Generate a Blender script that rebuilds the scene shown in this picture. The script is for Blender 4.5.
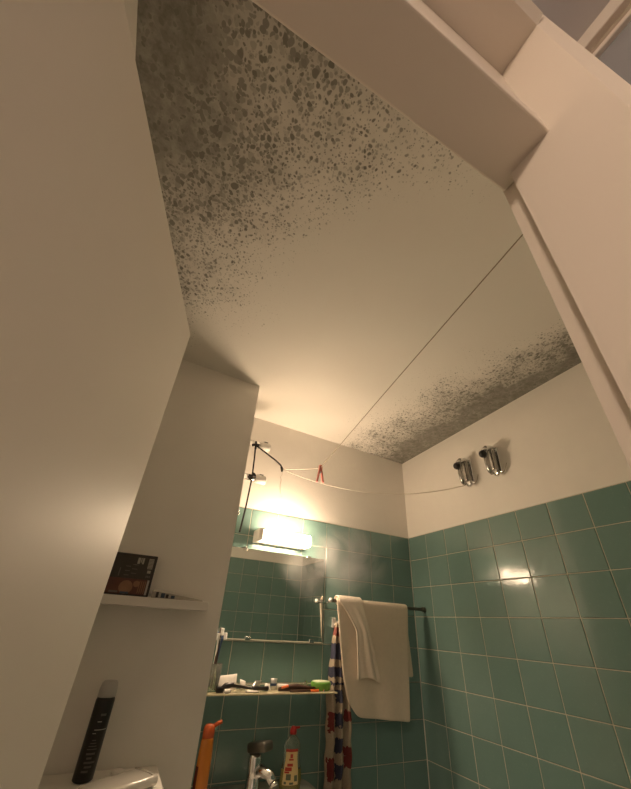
import bpy, bmesh, math, random
from mathutils import Vector, Matrix

# ------------------------------------------------------------------ clear
for o in list(bpy.data.objects):
    bpy.data.objects.remove(o, do_unlink=True)
sc = bpy.context.scene
COL = sc.collection
random.seed(7)

# All plan numbers below are metres; x = 0 right wall, y = 0 back wall (camera side negative),
# z = 0 at the top of the tiling.  ZF lifts everything so that the floor is at zero.
ZF = 1.92

# ------------------------------------------------------------------ camera
CAMPOS = (-1.5287, -1.7534, -0.5147)
R = ((0.89013907, -0.45262302, 0.05277151),
     (0.27510999, 0.44146204, -0.85406426),
     (0.36327253, 0.77475394, 0.51748373))      # rows: right, down, forward
cam = bpy.data.cameras.new('camera')
camo = bpy.data.objects.new('camera', cam)
COL.objects.link(camo)
m = Matrix.Identity(4)
for i in range(3):
    m[i][0] = R[0][i]
    m[i][1] = -R[1][i]
    m[i][2] = -R[2][i]
    m[i][3] = CAMPOS[i]
m[2][3] += ZF
camo.matrix_world = m
cam.sensor_fit = 'HORIZONTAL'
cam.sensor_width = 36.0
cam.lens = 340.28 / 631 * 36
cam.shift_y = 26.0 / 631
cam.clip_start = 0.01
sc.camera = camo

# ------------------------------------------------------------------ world and exposure
w = bpy.data.worlds.new('world')
sc.world = w
w.use_nodes = True
w.node_tree.nodes['Background'].inputs[0].default_value = (0.9, 0.85, 0.8, 1)
w.node_tree.nodes['Background'].inputs[1].default_value = 0.02
sc.view_settings.view_transform = 'Standard'
sc.view_settings.look = 'None'
sc.view_settings.gamma = 1.0
sc.view_settings.use_curve_mapping = False
sc.view_settings.exposure = 0.0
LAMP_COL = (1.0, 0.725, 0.48)
LAMP_STRENGTH = 86.0
HALL_COL = (1.0, 0.755, 0.56)
HALL_STRENGTH = 98.0


# ------------------------------------------------------------------ node helpers
def new_mat(name):
    mt = bpy.data.materials.new(name)
    mt.use_nodes = True
    return mt, mt.node_tree, mt.node_tree.nodes['Principled BSDF']


class NT:
    """tiny expression builder over a node tree"""
    def __init__(self, nt):
        self.nt = nt

    def _in(self, sock, v):
        if isinstance(v, (int, float)):
            sock.default_value = v
        elif isinstance(v, (tuple, list)):
            sock.default_value = v
        else:
            self.nt.links.new(v, sock)

    def math(self, op, a, b=0.0, c=None, clamp=False):
        n = self.nt.nodes.new('ShaderNodeMath')
        n.operation = op
        n.use_clamp = clamp
        self._in(n.inputs[0], a)
        self._in(n.inputs[1], b)
        if c is not None:
            self._in(n.inputs[2], c)
        return n.outputs[0]

    def add(self, a, b): return self.math('ADD', a, b)
    def sub(self, a, b): return self.math('SUBTRACT', a, b)
    def mul(self, a, b): return self.math('MULTIPLY', a, b)
    def div(self, a, b): return self.math('DIVIDE', a, b)
    def mx(self, a, b): return self.math('MAXIMUM', a, b)
    def mn(self, a, b): return self.math('MINIMUM', a, b)

    def smooth(self, v, lo, hi, a=0.0, b=1.0):
        n = self.nt.nodes.new('ShaderNodeMapRange')
        n.interpolation_type = 'SMOOTHSTEP'
        self._in(n.inputs[0], v)
        self._in(n.inputs[1], lo)
        self._in(n.inputs[2], hi)
        self._in(n.inputs[3], a)
        self._in(n.inputs[4], b)
        return n.outputs[0]

    def noise(self, vec, scale, detail=2.0, rough=0.5, dist=0.0):
        n = self.nt.nodes.new('ShaderNodeTexNoise')
        if vec is not None:
            self.nt.links.new(vec, n.inputs['Vector'])
        n.inputs['Scale'].default_value = scale
        n.inputs['Detail'].default_value = detail
        n.inputs['Roughness'].default_value = rough
        n.inputs['Distortion'].default_value = dist
        return n.outputs['Fac']

    def voronoi(self, vec, scale, rnd=1.0, feat='F1'):
        n = self.nt.nodes.new('ShaderNodeTexVoronoi')
        n.feature = feat
        self.nt.links.new(vec, n.inputs['Vector'])
        n.inputs['Scale'].default_value = scale
        n.inputs['Randomness'].default_value = rnd
        return n.outputs['Distance'], n.outputs['Color']

    def mix(self, f, a, b):
        n = self.nt.nodes.new('ShaderNodeMix')
        n.data_type = 'RGBA'
        self._in(n.inputs[0], f)
        self._in(n.inputs[6], a)
        self._in(n.inputs[7], b)
        return n.outputs[2]

    def coord(self, kind='Object'):
        n = self.nt.nodes.new('ShaderNodeTexCoord')
        return n.outputs[kind]

    def sep(self, v):
        n = self.nt.nodes.new('ShaderNodeSeparateXYZ')
        self.nt.links.new(v, n.inputs[0])
        return n.outputs

    def bump(self, h, strength, dist, bsdf):
        n = self.nt.nodes.new('ShaderNodeBump')
        n.inputs['Strength'].default_value = strength
        n.inputs['Distance'].default_value = dist
        self.nt.links.new(h, n.inputs['Height'])
        self.nt.links.new(n.outputs[0], bsdf.inputs['Normal'])


def c4(c):
    return (c[0], c[1], c[2], 1.0)


def plain(name, col, rough=0.5, metal=0.0, bump=0.0, bscale=200.0, var=0.0, spec=0.5, coat=0.0, trans=0.0):
    mt, nt, b = new_mat(name)
    e = NT(nt)
    co = e.coord('Object')
    if var > 0:
        n = e.noise(co, bscale * 0.15, 3)
        nt.links.new(e.mix(n, c4([x * (1 - var) for x in col]), c4([min(1, x * (1 + var)) for x in col])), b.inputs['Base Color'])
    else:
        b.inputs['Base Color'].default_value = c4(col)
    b.inputs['Roughness'].default_value = rough
    b.inputs['Metallic'].default_value = metal
    b.inputs['Specular IOR Level'].default_value = spec
    b.inputs['Coat Weight'].default_value = coat
    b.inputs['Transmission Weight'].default_value = trans
    if bump > 0:
        e.bump(e.noise(co, bscale, 3), bump, 0.002, b)
    return mt


M = {}
M['wall'] = plain('painted_wall', (0.87, 0.835, 0.78), 0.7, bump=0.25, bscale=90, var=0.03)
M['partition'] = plain('painted_partition', (0.88, 0.85, 0.79), 0.6, bump=0.15, bscale=60, var=0.03)
M['door'] = plain('door_paint', (0.76, 0.72, 0.65), 0.46, bump=0.05, bscale=25, var=0.02, spec=0.3)
M['frame'] = plain('frame_paint', (0.76, 0.69, 0.60), 0.38, bump=0.06, bscale=30, var=0.02)
M['hall'] = plain('hall_paint', (0.64, 0.62, 0.62), 0.7, bump=0.1, bscale=80)
M['grout'] = plain('grout', (0.58, 0.55, 0.46), 0.9, bump=0.3, bscale=300, var=0.12)
M['floor'] = plain('floor_vinyl', (0.58, 0.54, 0.48), 0.5, var=0.1)
M['floor_hall'] = plain('hall_floor', (0.13, 0.10, 0.08), 0.5, var=0.1)
M['white_plastic'] = plain('white_plastic', (0.80, 0.78, 0.74), 0.35)
M['shelf_white'] = plain('white_shelf_laminate', (0.78, 0.75, 0.70), 0.4)
M['ceramic'] = plain('white_ceramic', (0.70, 0.68, 0.63), 0.2, coat=0.3)
M['sink'] = plain('sink_ceramic', (0.62, 0.60, 0.54), 0.15, coat=0.4)
M['chrome'] = plain('chrome', (0.75, 0.75, 0.75), 0.12, metal=1.0)
M['dark_metal'] = plain('dark_steel', (0.16, 0.15, 0.13), 0.35, metal=0.8)
M['dark_chrome'] = plain('worn_chrome', (0.42, 0.41, 0.39), 0.22, metal=1.0)
M['black'] = plain('black_plastic', (0.012, 0.011, 0.011), 0.35)
M['black_cord'] = plain('black_cord', (0.015, 0.012, 0.012), 0.8)
M['line'] = plain('line_cord', (0.34, 0.28, 0.20), 0.8)
M['white_line'] = plain('white_line_cord', (0.75, 0.70, 0.62), 0.8)
M['pin'] = plain('pink_plastic', (0.72, 0.25, 0.21), 0.45)
M['pin_spring'] = plain('spring_steel', (0.5, 0.5, 0.5), 0.3, metal=1.0)
M['towel'] = plain('beige_terry', (0.82, 0.71, 0.58), 0.95, bump=0.9, bscale=420, var=0.06)
M['towel2'] = plain('cream_terry', (0.86, 0.76, 0.64), 0.95, bump=0.9, bscale=420, var=0.06)
M['orange'] = plain('orange_plastic', (0.50, 0.17, 0.015), 0.35)
M['orange_cap'] = plain('orange_red_plastic', (0.50, 0.09, 0.015), 0.4)
M['orange_dark'] = plain('dark_red_print', (0.10, 0.012, 0.006), 0.5)
M['red'] = plain('red_plastic', (0.42, 0.015, 0.015), 0.4)
M['label'] = plain('cream_label', (0.66, 0.52, 0.25), 0.6, var=0.06, bscale=120)
M['label_red'] = plain('red_print', (0.40, 0.04, 0.025), 0.6)
M['label_dark'] = plain('dark_green_print', (0.10, 0.12, 0.07), 0.6)
M['green_soap'] = plain('green_plastic', (0.14, 0.34, 0.05), 0.4)
M['soap'] = plain('pale_green_soap', (0.62, 0.70, 0.50), 0.5)
M['paper'] = plain('white_paper', (0.72, 0.69, 0.64), 0.8, var=0.06, bscale=300)
M['foil'] = plain('silver_foil', (0.55, 0.55, 0.53), 0.3, metal=0.8)
M['comb'] = plain('dark_brown_plastic', (0.045, 0.022, 0.014), 0.35)
M['orange_tip'] = plain('orange_tip', (0.75, 0.16, 0.03), 0.4)
M['blue'] = plain('blue_plastic', (0.025, 0.06, 0.16), 0.35)
M['bristle'] = plain('white_bristle', (0.78, 0.78, 0.76), 0.7)
M['shelf_glass'] = plain('yellowed_shelf', (0.60, 0.54, 0.36), 0.2, coat=0.3)
M['case'] = plain('black_case', (0.014, 0.010, 0.008), 0.3)
M['print_dark'] = plain('dark_print', (0.022, 0.018, 0.010), 0.4, var=0.4, bscale=200)
M['print_red'] = plain('reddish_print', (0.085, 0.022, 0.010), 0.4, var=0.6, bscale=260)
M['print_skin'] = plain('tan_print', (0.24, 0.12, 0.06), 0.4, var=0.3, bscale=200)
M['print_blue'] = plain('blue_print', (0.03, 0.06, 0.10), 0.4)
M['print_white'] = plain('pale_print', (0.40, 0.38, 0.32), 0.5)
M['print_grey'] = plain('grey_print', (0.13, 0.12, 0.10), 0.5)
M['pane'] = plain('grey_pane', (0.30, 0.30, 0.31), 0.25)
M['recess'] = plain('recess_shade', (0.42, 0.34, 0.26), 0.6)  # darker than the frame: shade of the gap under the rail, put into the colour
M['can'] = plain('black_can', (0.010, 0.009, 0.008), 0.4)
M['can_print'] = plain('faded_print', (0.12, 0.11, 0.10), 0.5)
M['can_cap'] = plain('grey_white_cap', (0.48, 0.47, 0.45), 0.4)

# mirror
mt, nt, b = new_mat('mirror_silver')
b.inputs['Base Color'].default_value = (0.80, 0.83, 0.80, 1)
b.inputs['Metallic'].default_value = 1.0
b.inputs['Roughness'].default_value = 0.015
M['mirror'] = mt

# clear bottle, cup and soap liquid
mt, nt, b = new_mat('clear_plastic')
b.inputs['Base Color'].default_value = (0.80, 0.86, 0.78, 1)
b.inputs['Roughness'].default_value = 0.1
b.inputs['Transmission Weight'].default_value = 0.9
b.inputs['IOR'].default_value = 1.25
M['clear'] = mt
M['liquid'] = plain('yellow_liquid', (0.36, 0.28, 0.03), 0.2, trans=0.2)

# tiles
mt, nt, b = new_mat('green_glazed_tile')
e = NT(nt)
oi = nt.nodes.new('ShaderNodeObjectInfo')
co = e.coord('Object')
n1 = e.noise(co, 14, 4, 0.6, 0.4)
n2 = e.noise(co, 120, 2)
f = e.add(e.mul(oi.outputs['Random'], 0.5), e.mul(n1, 0.5))
col = e.mix(f, (0.145, 0.255, 0.235, 1), (0.200, 0.315, 0.290, 1))
col = e.mix(e.mul(e.smooth(n2, 0.62, 0.75), 0.25), col, (0.30, 0.42, 0.34, 1))
nt.links.new(col, b.inputs['Base Color'])
nt.links.new(e.math('ADD', 0.07, e.mul(n1, 0.14)), b.inputs['Roughness'])
e.bump(e.noise(co, 22, 2), 0.18, 0.004, b)
M['tile'] = mt

# ceiling paint with mould (positions on the ceiling itself)
mt, nt, b = new_mat('mouldy_ceiling_paint')
e = NT(nt)
co = e.coord('Object')
xyz = e.sep(co)
x, y = xyz[0], xyz[1]
wob = e.sub(e.noise(co, 3.0, 4, 0.6), 0.5)
wob2 = e.sub(e.noise(co, 11.0, 3, 0.6), 0.5)
# patch over the door: distance from the left wall and from the door wall
a = e.mx(e.add(x, 1.86), 0.0)
bb = e.mx(e.add(y, 1.66), 0.0)
def ell(p, q, A, Bq):
    return e.math('SQRT', e.add(e.math('POWER', e.div(p, A), 2.0), e.math('POWER', e.div(q, Bq), 2.0)))


ra = e.math('SMOOTH_MIN', ell(a, bb, 0.82, 1.85), ell(a, bb, 1.12, 0.62), 0.15)
ra = e.add(ra, e.add(e.mul(wob, 0.55), e.mul(wob2, 0.25)))
ma = e.smooth(ra, 0.20, 1.06, 1.0, 0.0)
# patch along the right wall, widest in the far corner
c = e.mx(e.mul(x, -1.0), 0.0)
d = e.mx(e.mul(y, -1.0), 0.0)
wd = e.smooth(d, 0.35, 1.55, 0.95, 0.48)
rb = e.div(c, wd)
rb = e.mn(rb, e.add(e.mul(d, 3.0), e.mul(c, 0.95)))
rb = e.add(rb, e.add(e.mul(wob, 0.75), e.mul(wob2, 0.3)))
mb = e.math('POWER', e.smooth(rb, -0.10, 1.12, 1.12, 0.0), 1.6)
mb = e.mul(mb, e.smooth(c, 0.60, 0.90, 1.0, 0.0))
mm = e.mx(ma, mb)
# spots: three sizes of blotch whose radius grows with the amount of mould
nw = nt.nodes.new('ShaderNodeTexNoise')
nw.inputs['Scale'].default_value = 30
nt.links.new(co, nw.inputs['Vector'])
vm = nt.nodes.new('ShaderNodeVectorMath')
vm.operation = 'MULTIPLY_ADD'
nt.links.new(nw.outputs['Color'], vm.inputs[0])
vm.inputs[1].default_value = (0.02, 0.02, 0.0)
nt.links.new(co, vm.inputs[2])
warp = vm.outputs[0]
spots = None
for sca, gain, off in ((58, 0.90, -0.10), (82, 0.96, -0.10), (125, 0.88, -0.10)):
    dist, vcol = e.voronoi(warp, sca)
    rnd = e.sep(vcol)[0]
    rad = e.add(e.mul(mm, gain), off)
    rad = e.mul(rad, e.add(0.45, e.mul(rnd, 0.60)))
    s = e.smooth(e.sub(rad, dist), -0.08, 0.15)
    s = e.mul(s, e.add(0.45, e.mul(e.sep(vcol)[1], 0.55)))
    spots = s if spots is None else e.mx(spots, s)
film = e.mul(e.smooth(mm, 0.30, 1.0), 0.45)
cover = e.mul(e.smooth(mm, 0.80, 1.0), e.add(0.40, e.mul(e.noise(co, 26, 4, 0.7), 0.65)))
veil = e.mx(e.mul(spots, 0.84), e.mx(film, cover))
paint = e.mix(e.noise(co, 5, 4), (0.85, 0.81, 0.745, 1), (0.88, 0.85, 0.79, 1))
mould = e.mix(e.noise(co, 18, 3), (0.058, 0.060, 0.043, 1), (0.105, 0.103, 0.075, 1))
nt.links.new(e.mix(veil, paint, mould), b.inputs['Base Color'])
b.inputs['Roughness'].default_value = 0.85
e.bump(e.noise(co, 160, 3), 0.2, 0.002, b)
M['ceiling'] = mt


def emit(name, col, strength, base=(0.9, 0.9, 0.85)):
    mt, nt, b = new_mat(name)
    b.inputs['Base Color'].default_value = c4(base)
    b.inputs['Emission Color'].default_value = c4(col)
    b.inputs['Emission Strength'].default_value = strength
    b.inputs['Roughness'].default_value = 0.4
    return mt


M['diffuser'] = emit('lit_diffuser', LAMP_COL, LAMP_STRENGTH)
M['hall_globe'] = emit('lit_globe', HALL_COL, HALL_STRENGTH)

# knitted striped cloth (pattern in the weave, by UV)
mt, nt, b = new_mat('striped_knit')
e = NT(nt)
uv = e.sep(e.coord('UV'))
kw = e.sub(e.noise(e.coord('Object'), 70, 2), 0.5)
u, v = e.add(uv[0], e.mul(kw, 0.16)), e.add(uv[1], e.mul(kw, 0.022))            # v = metres below the hook, u = 0..1 across
cream, blue, redc = (0.46, 0.385, 0.285, 1), (0.022, 0.036, 0.095, 1), (0.20, 0.010, 0.016, 1)


def band(t, lo, hi):
    return e.mul(e.math('GREATER_THAN', t, lo), e.math('LESS_THAN', t, hi))


col = cream
upper = e.mx(e.mx(band(v, 0.085, 0.15), band(v, 0.178, 0.218)), band(v, 0.236, 0.246))
col = e.mix(upper, col, blue)
col = e.mix(band(v, 0.02, 0.055), col, (0.22, 0.05, 0.045, 1))
vv = e.add(v, e.mul(u, 0.05))
ph = e.math('FRACT', e.div(e.sub(vv, 0.285), 0.083))
mid = e.mul(e.mul(band(u, 0.36, 0.66), e.math('GREATER_THAN', v, 0.26)), e.math('LESS_THAN', ph, 0.56))
col = e.mix(mid, col, blue)
ph2 = e.math('FRACT', e.div(e.sub(vv, 0.345), 0.150))
side = e.mul(e.mul(e.mx(band(u, 0.06, 0.33), band(u, 0.70, 0.93)), e.math('GREATER_THAN', v, 0.34)), e.math('LESS_THAN', ph2, 0.46))
col = e.mix(side, col, redc)
kn = e.noise(e.coord('Object'), 220, 2)
nt.links.new(e.mix(e.mul(kn, 0.4), col, (0.16, 0.13, 0.10, 1)), b.inputs['Base Color'])
b.inputs['Roughness'].default_value = 0.95
e.bump(kn, 0.8, 0.004, b)
M['knit'] = mt


# ------------------------------------------------------------------ object helpers
ORG = {}


def link(name, me, parent=None, loc=None):
    o = bpy.data.objects.new(name, me)
    COL.objects.link(o)
    if parent is not None:
        o.parent = parent
    return o


def tag(o, label=None, cat=None, group=None, kind=None):
    if label: o['label'] = label
    if cat: o['category'] = cat
    if group: o['group'] = group
    if kind: o['kind'] = kind
    return o


def thing(name, label, cat, loc, group=None):
    o = link(name, None)
    o.empty_display_size = 0.05
    o.location = (loc[0], loc[1], loc[2] + ZF)
    ORG[o.name] = Vector(loc)
    return tag(o, label, cat, group)


def finish(name, bm, mat, parent=None, smooth=False, origin=None):
    """bm is in plan coordinates; parts are stored relative to their thing's origin"""
    bmesh.ops.recalc_face_normals(bm, faces=bm.faces)
    if parent is not None:
        og = ORG.get(parent.name, Vector((0, 0, 0)))
    else:
        og = Vector(origin) if origin else Vector((0, 0, 0))
    bmesh.ops.translate(bm, verts=bm.verts, vec=-og)
    me = bpy.data.meshes.new(name)
    bm.to_mesh(me)
    bm.free()
    me.materials.append(M[mat])
    if smooth:
        for p in me.polygons:
            p.use_smooth = True
    o = link(name, me, parent)
    if parent is None:
        o.location = (og[0], og[1], og[2] + ZF)
    ORG[o.name] = og
    return o


def B():
    return bmesh.new()


def box(bm, p0, p1, bev=0.0, seg=2, mat=None):
    x0, y0, z0 = [min(a_, b_) for a_, b_ in zip(p0, p1)]
    x1, y1, z1 = [max(a_, b_) for a_, b_ in zip(p0, p1)]
    vs = [bm.verts.new(p) for p in ((x0, y0, z0), (x1, y0, z0), (x1, y1, z0), (x0, y1, z0),
                                    (x0, y0, z1), (x1, y0, z1), (x1, y1, z1), (x0, y1, z1))]
    fs = [bm.faces.new([vs[i] for i in q]) for q in ((0, 3, 2, 1), (4, 5, 6, 7), (0, 1, 5, 4), (1, 2, 6, 5), (2, 3, 7, 6), (3, 0, 4, 7))]
    if bev > 0:
        es = list({ed for f_ in fs for ed in f_.edges})
        bmesh.ops.bevel(bm, geom=es, offset=bev, segments=seg, profile=0.5, affect='EDGES')
    if mat is not None:
        bmesh.ops.transform(bm, matrix=mat, verts=bm.verts)
    return bm


def prism(bm, pts, z0, ztop):
    """vertical prism from plan outline; ztop is a number or function(x, y)"""
    lo = [bm.verts.new((p[0], p[1], z0)) for p in pts]
    hi = [bm.verts.new((p[0], p[1], ztop(p[0], p[1]) if callable(ztop) else ztop)) for p in pts]
    n = len(pts)
    bm.faces.new(lo[::-1])
    bm.faces.new(hi)
    for i in range(n):
        bm.faces.new((lo[i], lo[(i + 1) % n], hi[(i + 1) % n], hi[i]))
    return bm


def frame_axes(d):
    d = d.normalized()
    up = Vector((0, 0, 1)) if abs(d.z) < 0.9 else Vector((1, 0, 0))
    s = d.cross(up).normalized()
    return s, s.cross(d).normalized()


def tube(bm, pts, rad, n=8, cap=True):
    """tube through points, rad number or list"""
    pts = [Vector(p) for p in pts]
    rads = rad if isinstance(rad, (list, tuple)) else [rad] * len(pts)
    rings = []
    s_prev = None
    for i, p in enumerate(pts):
        if i == 0: d = pts[1] - p
        elif i == len(pts) - 1: d = p - pts[i - 1]
        else: d = (pts[i + 1] - p).normalized() + (p - pts[i - 1]).normalized()
        s, t = frame_axes(d)
        if s_prev is not None:
            dn = d.normalized()
            s = (s_prev - dn * s_prev.dot(dn)).normalized()
            t = s.cross(dn)
        s_prev = s
        rings.append([bm.verts.new(p + (s * math.cos(2 * math.pi * k / n) + t * math.sin(2 * math.pi * k / n)) * rads[i]) for k in range(n)])
    for i in range(len(rings) - 1):
        for k in range(n):
            bm.faces.new((rings[i][k], rings[i][(k + 1) % n], rings[i + 1][(k + 1) % n], rings[i + 1][k]))
    if cap:
        bm.faces.new(rings[0][::-1])
        bm.faces.new(rings[-1])
    return bm


def lathe(bm, base, prof, n=24, sx=1.0, sy=1.0, rot=0.0):
    """prof = [(radius, z)] from bottom to top around a vertical axis"""
    bx_, by_, bz_ = base
    rings = []
    for r, z in prof:
        ring = []
        for k in range(n):
            a_ = 2 * math.pi * k / n
            px, py = r * sx * math.cos(a_), r * sy * math.sin(a_)
            ring.append(bm.verts.new((bx_ + px * math.cos(rot) - py * math.sin(rot), by_ + px * math.sin(rot) + py * math.cos(rot), bz_ + z)))
        rings.append(ring)
    for i in range(len(rings) - 1):
        for k in range(n):
            bm.faces.new((rings[i][k], rings[i][(k + 1) % n], rings[i + 1][(k + 1) % n], rings[i + 1][k]))
    bm.faces.new(rings[0][::-1])
    bm.faces.new(rings[-1])
    return bm


def grid(bm, nu, nv, fn, uvfn=None):
    vs = [[bm.verts.new(fn(i / nu, j / nv)) for j in range(nv + 1)] for i in range(nu + 1)]
    uvl = bm.loops.layers.uv.new('UVMap') if uvfn else None
    for i in range(nu):
        for j in range(nv):
            f_ = bm.faces.new((vs[i][j], vs[i + 1][j], vs[i + 1][j + 1], vs[i][j + 1]))
            if uvl:
                for lp, (a_, b_) in zip(f_.loops, ((i, j), (i + 1, j), (i + 1, j + 1), (i, j + 1))):
                    lp[uvl].uv = uvfn(a_ / nu, b_ / nv)
    return bm


def solid(o, t, sub=1):
    md = o.modifiers.new('thickness', 'SOLIDIFY')
    md.thickness = t
    md.offset = 0
    if sub:
        s_ = o.modifiers.new('smooth', 'SUBSURF')
        s_.levels = sub
        s_.render_levels = sub
    return o


def sphere(bm, c_, r, u_=14, v_=9, sc_=(1, 1, 1)):
    ret = bmesh.ops.create_uvsphere(bm, u_segments=u_, v_segments=v_, radius=r)
    for v_0 in ret['verts']:
        v_0.co = Vector((v_0.co.x * sc_[0] + c_[0], v_0.co.y * sc_[1] + c_[1], v_0.co.z * sc_[2] + c_[2]))
    return bm


# ================================================================== THE ROOM
FL = -ZF
XL = -1.85            # left wall
YP = -0.295           # face of the partition
XP = -1.185           # its free end
YF = -1.63            # inner face of the door wall
WT = 0.004            # plaster stands this far behind the tile faces


def cz(x_, y_):
    return 0.52 - 0.028 * x_ - 0.027 * y_


# floor and ceiling
bm = B(); box(bm, (XL - 0.1, -1.70, FL - 0.1), (0.12, 0.12, FL))
tag(finish('floor', bm, 'floor'), 'pale floor of the bathroom', 'floor', kind='structure')
bm = B(); box(bm, (-3.3, -3.6, FL - 0.1), (-0.85, -1.70, FL))
tag(finish('floor_hall', bm, 'floor_hall'), 'dark floor of the hall outside the door', 'floor', kind='structure')
bm = B()
pts = ((XL - 0.1, -1.70), (0.12, -1.70), (0.12, 0.12), (XL - 0.1, 0.12))
lo = [bm.verts.new((p[0], p[1], cz(*p))) for p in pts]
hi = [bm.verts.new((p[0], p[1], 0.75)) for p in pts]
bm.faces.new(lo); bm.faces.new(hi)
for i in range(4):
    bm.faces.new((lo[i], lo[(i + 1) % 4], hi[(i + 1) % 4], hi[i]))
ceiling = tag(finish('ceiling', bm, 'ceiling'), 'pale ceiling speckled with dark mould in two corners', 'ceiling', kind='structure')

# walls
bm = B(); prism(bm, ((XL, WT), (0.1, WT), (0.1, 0.1), (XL, 0.1)), FL, cz)
wall_back = tag(finish('wall_back', bm, 'wall'), 'back wall with green tiles below cream plaster, behind the sink', 'wall', kind='structure')
bm = B(); prism(bm, ((WT, -1.74), (0.1, -1.74), (0.1, WT), (WT, WT)), FL, cz)
wall_right = tag(finish('wall_right', bm, 'wall'), 'right wall of green tiles under cream plaster with two chrome hooks', 'wall', kind='structure')
bm = B(); prism(bm, ((XL - 0.1, -1.74), (XL, -1.74), (XL, 0.1), (XL - 0.1, 0.1)), FL, cz)
tag(finish('wall_left', bm, 'wall'), 'left wall glimpsed above the open door', 'wall', kind='structure')
bm = B(); prism(bm, ((-1.10, -1.74), (WT, -1.74), (WT, YF - WT), (-1.10, YF - WT)), FL, cz)
wall_front = tag(finish('wall_front', bm, 'wall'), 'tiled wall beside the doorway, seen only in the mirror', 'wall', kind='structure')
bm = B(); prism(bm, ((XL, -1.74), (-1.10, -1.74), (-1.10, YF - WT), (XL, YF - WT)), 0.48, cz)
tag(finish('wall_header', bm, 'wall'), 'wall over the door frame', 'wall', kind='structure')
bm = B(); prism(bm, ((XL, YP), (XP, YP), (XP, WT), (XL, WT)), FL, lambda x_, y_: cz(x_, y_))
bmesh.ops.recalc_face_normals(bm, faces=bm.faces)
tag(finish('wall_partition', bm, 'partition'), 'plain pale partition carrying the white wall shelf', 'wall', kind='structure')

# tile beds and tiles -----------------------------------------------------
TS, GAP, TT = 0.15, 0.0032, 0.008


def tile_mesh(wd_, ht_):
    bm_ = B()
    box(bm_, (0, -TT, 0), (wd_ - GAP, 0, ht_ - GAP))
    es = [ed for ed in bm_.edges if all(abs(v_.co.y + TT) < 1e-6 for v_ in ed.verts)]
    bmesh.ops.bevel(bm_, geom=es, offset=0.0018, segments=1, affect='EDGES')
    bmesh.ops.recalc_face_normals(bm_, faces=bm_.faces)
    me_ = bpy.data.meshes.new('tile')
    bm_.to_mesh(me_); bm_.free()
    me_.materials.append(M['tile'])
    return me_


MESH = {}


def tiles(wall, origin, udir, ndir, ulist, zlist):
    """origin = point on the tile face plane at z = 0; udir along the wall; faces look along ndir"""
    zax = Vector((0, 0, 1))
    u_ = Vector(udir)
    yax = -Vector(ndir)                  # local -y looks along ndir
    for iu in range(len(ulist) - 1):
        for iz in range(len(zlist) - 1):
            wd_, ht_ = ulist[iu + 1] - ulist[iu], zlist[iz] - zlist[iz + 1]
            key = (round(wd_, 3), round(ht_, 3))
            if key not in MESH:
                MESH[key] = tile_mesh(wd_, ht_)
            o = link('tile', MESH[key], wall)
            j = Matrix.Rotation(max(-0.004, min(0.004, random.gauss(0, 0.0018))), 3, 'X') @ Matrix.Rotation(max(-0.004, min(0.004, random.gauss(0, 0.0018))), 3, 'Z')
            rot = Matrix((u_, yax, zax)).transposed() @ j
            p = Vector(origin) + u_ * (ulist[iu] + GAP / 2) + zax * (zlist[iz + 1] + GAP / 2) - Vector(ndir) * (TT - random.uniform(-0.0004, 0.0004))
            o.matrix_local = Matrix.Translation(p) @ rot.to_4x4()


ZL = [0.0, -0.136]
while ZL[-1] - TS > FL:
    ZL.append(ZL[-1] - TS)
ZL.append(FL + 0.001)


def bed(wall, p0, p1):
    bm_ = B(); box(bm_, p0, p1)
    o = finish('grout', bm_, 'grout', wall)
    return o


# back wall
bed(wall_back, (XP, 0.0024, FL), (0.0, WT + 0.001, 0.0015))
cols = [-1.185, -1.042] + [-1.042 + TS * k for k in range(1, 7)] + [0.0]
tiles(wall_back, (0, 0, 0), (1, 0, 0), (0, -1, 0), cols, ZL)
# right wall: u runs from the back corner towards the door wall
bed(wall_right, (0.0024, YF, FL), (WT + 0.001, 0.0, 0.0015))
cols = [0.0, 0.1508] + [0.1508 + TS * k for k in range(1, 9)] + [-YF]
if cols[-1] - cols[-2] > TS: cols.insert(-1, 0.1508 + TS * 9)
tiles(wall_right, (0, 0, 0), (0, -1, 0), (-1, 0, 0), cols, ZL)
# door wall (faces the back wall): u runs from the right corner to the door post
bed(wall_front, (-1.10, YF - WT - 0.001, FL), (0.0, YF - 0.0024, 0.0015))
cols = [0.0] + [TS * k for k in range(1, 8)] + [1.10]
tiles(wall_front, (0, YF, 0), (-1, 0, 0), (0, 1, 0), cols, ZL)

# door frame ---------------------------------------------------------------
ZLIN = 0.13
XJ = -1.156
ch = 0.014
frame = link('door_frame', None)
frame.location = (-1.45, -1.70, FL + ZF)
ORG[frame.name] = Vector((-1.45, -1.70, FL))
tag(frame, 'cream painted door frame with a panel above the doorway', 'door frame', kind='structure')
bm = B()
prism(bm, ((XJ, -1.773 + 0.0), (XJ + ch, -1.773 - ch), (-1.09, -1.773 - ch), (-1.09, -1.621), (XJ + 0.016, -1.621), (XJ + 0.016, -1.645), (XJ, -1.645)), FL, 0.41 + 0.09)
finish('post', bm, 'frame', frame)
bm = B()
prism(bm, ((-1.77, -1.773), (-1.77 - ch, -1.773 - ch), (XL + 0.001, -1.773 - ch), (XL + 0.001, -1.621), (-1.77 - 0.012, -1.621), (-1.77 - 0.012, -1.645), (-1.77, -1.645)), FL, 0.50)
finish('post', bm, 'frame', frame)
bm = B()     # top rail with a chamfered hall edge
prof = ((-1.773, 0.41), (-1.773 - ch, 0.41 + ch), (-1.773 - ch, 0.50), (-1.621, 0.50), (-1.621, 0.41))
l0 = [bm.verts.new((-1.772, p[0], p[1])) for p in prof]
l1 = [bm.verts.new((XJ + 0.002, p[0], p[1])) for p in prof]
bm.faces.new(l0); bm.faces.new(l1)
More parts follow.
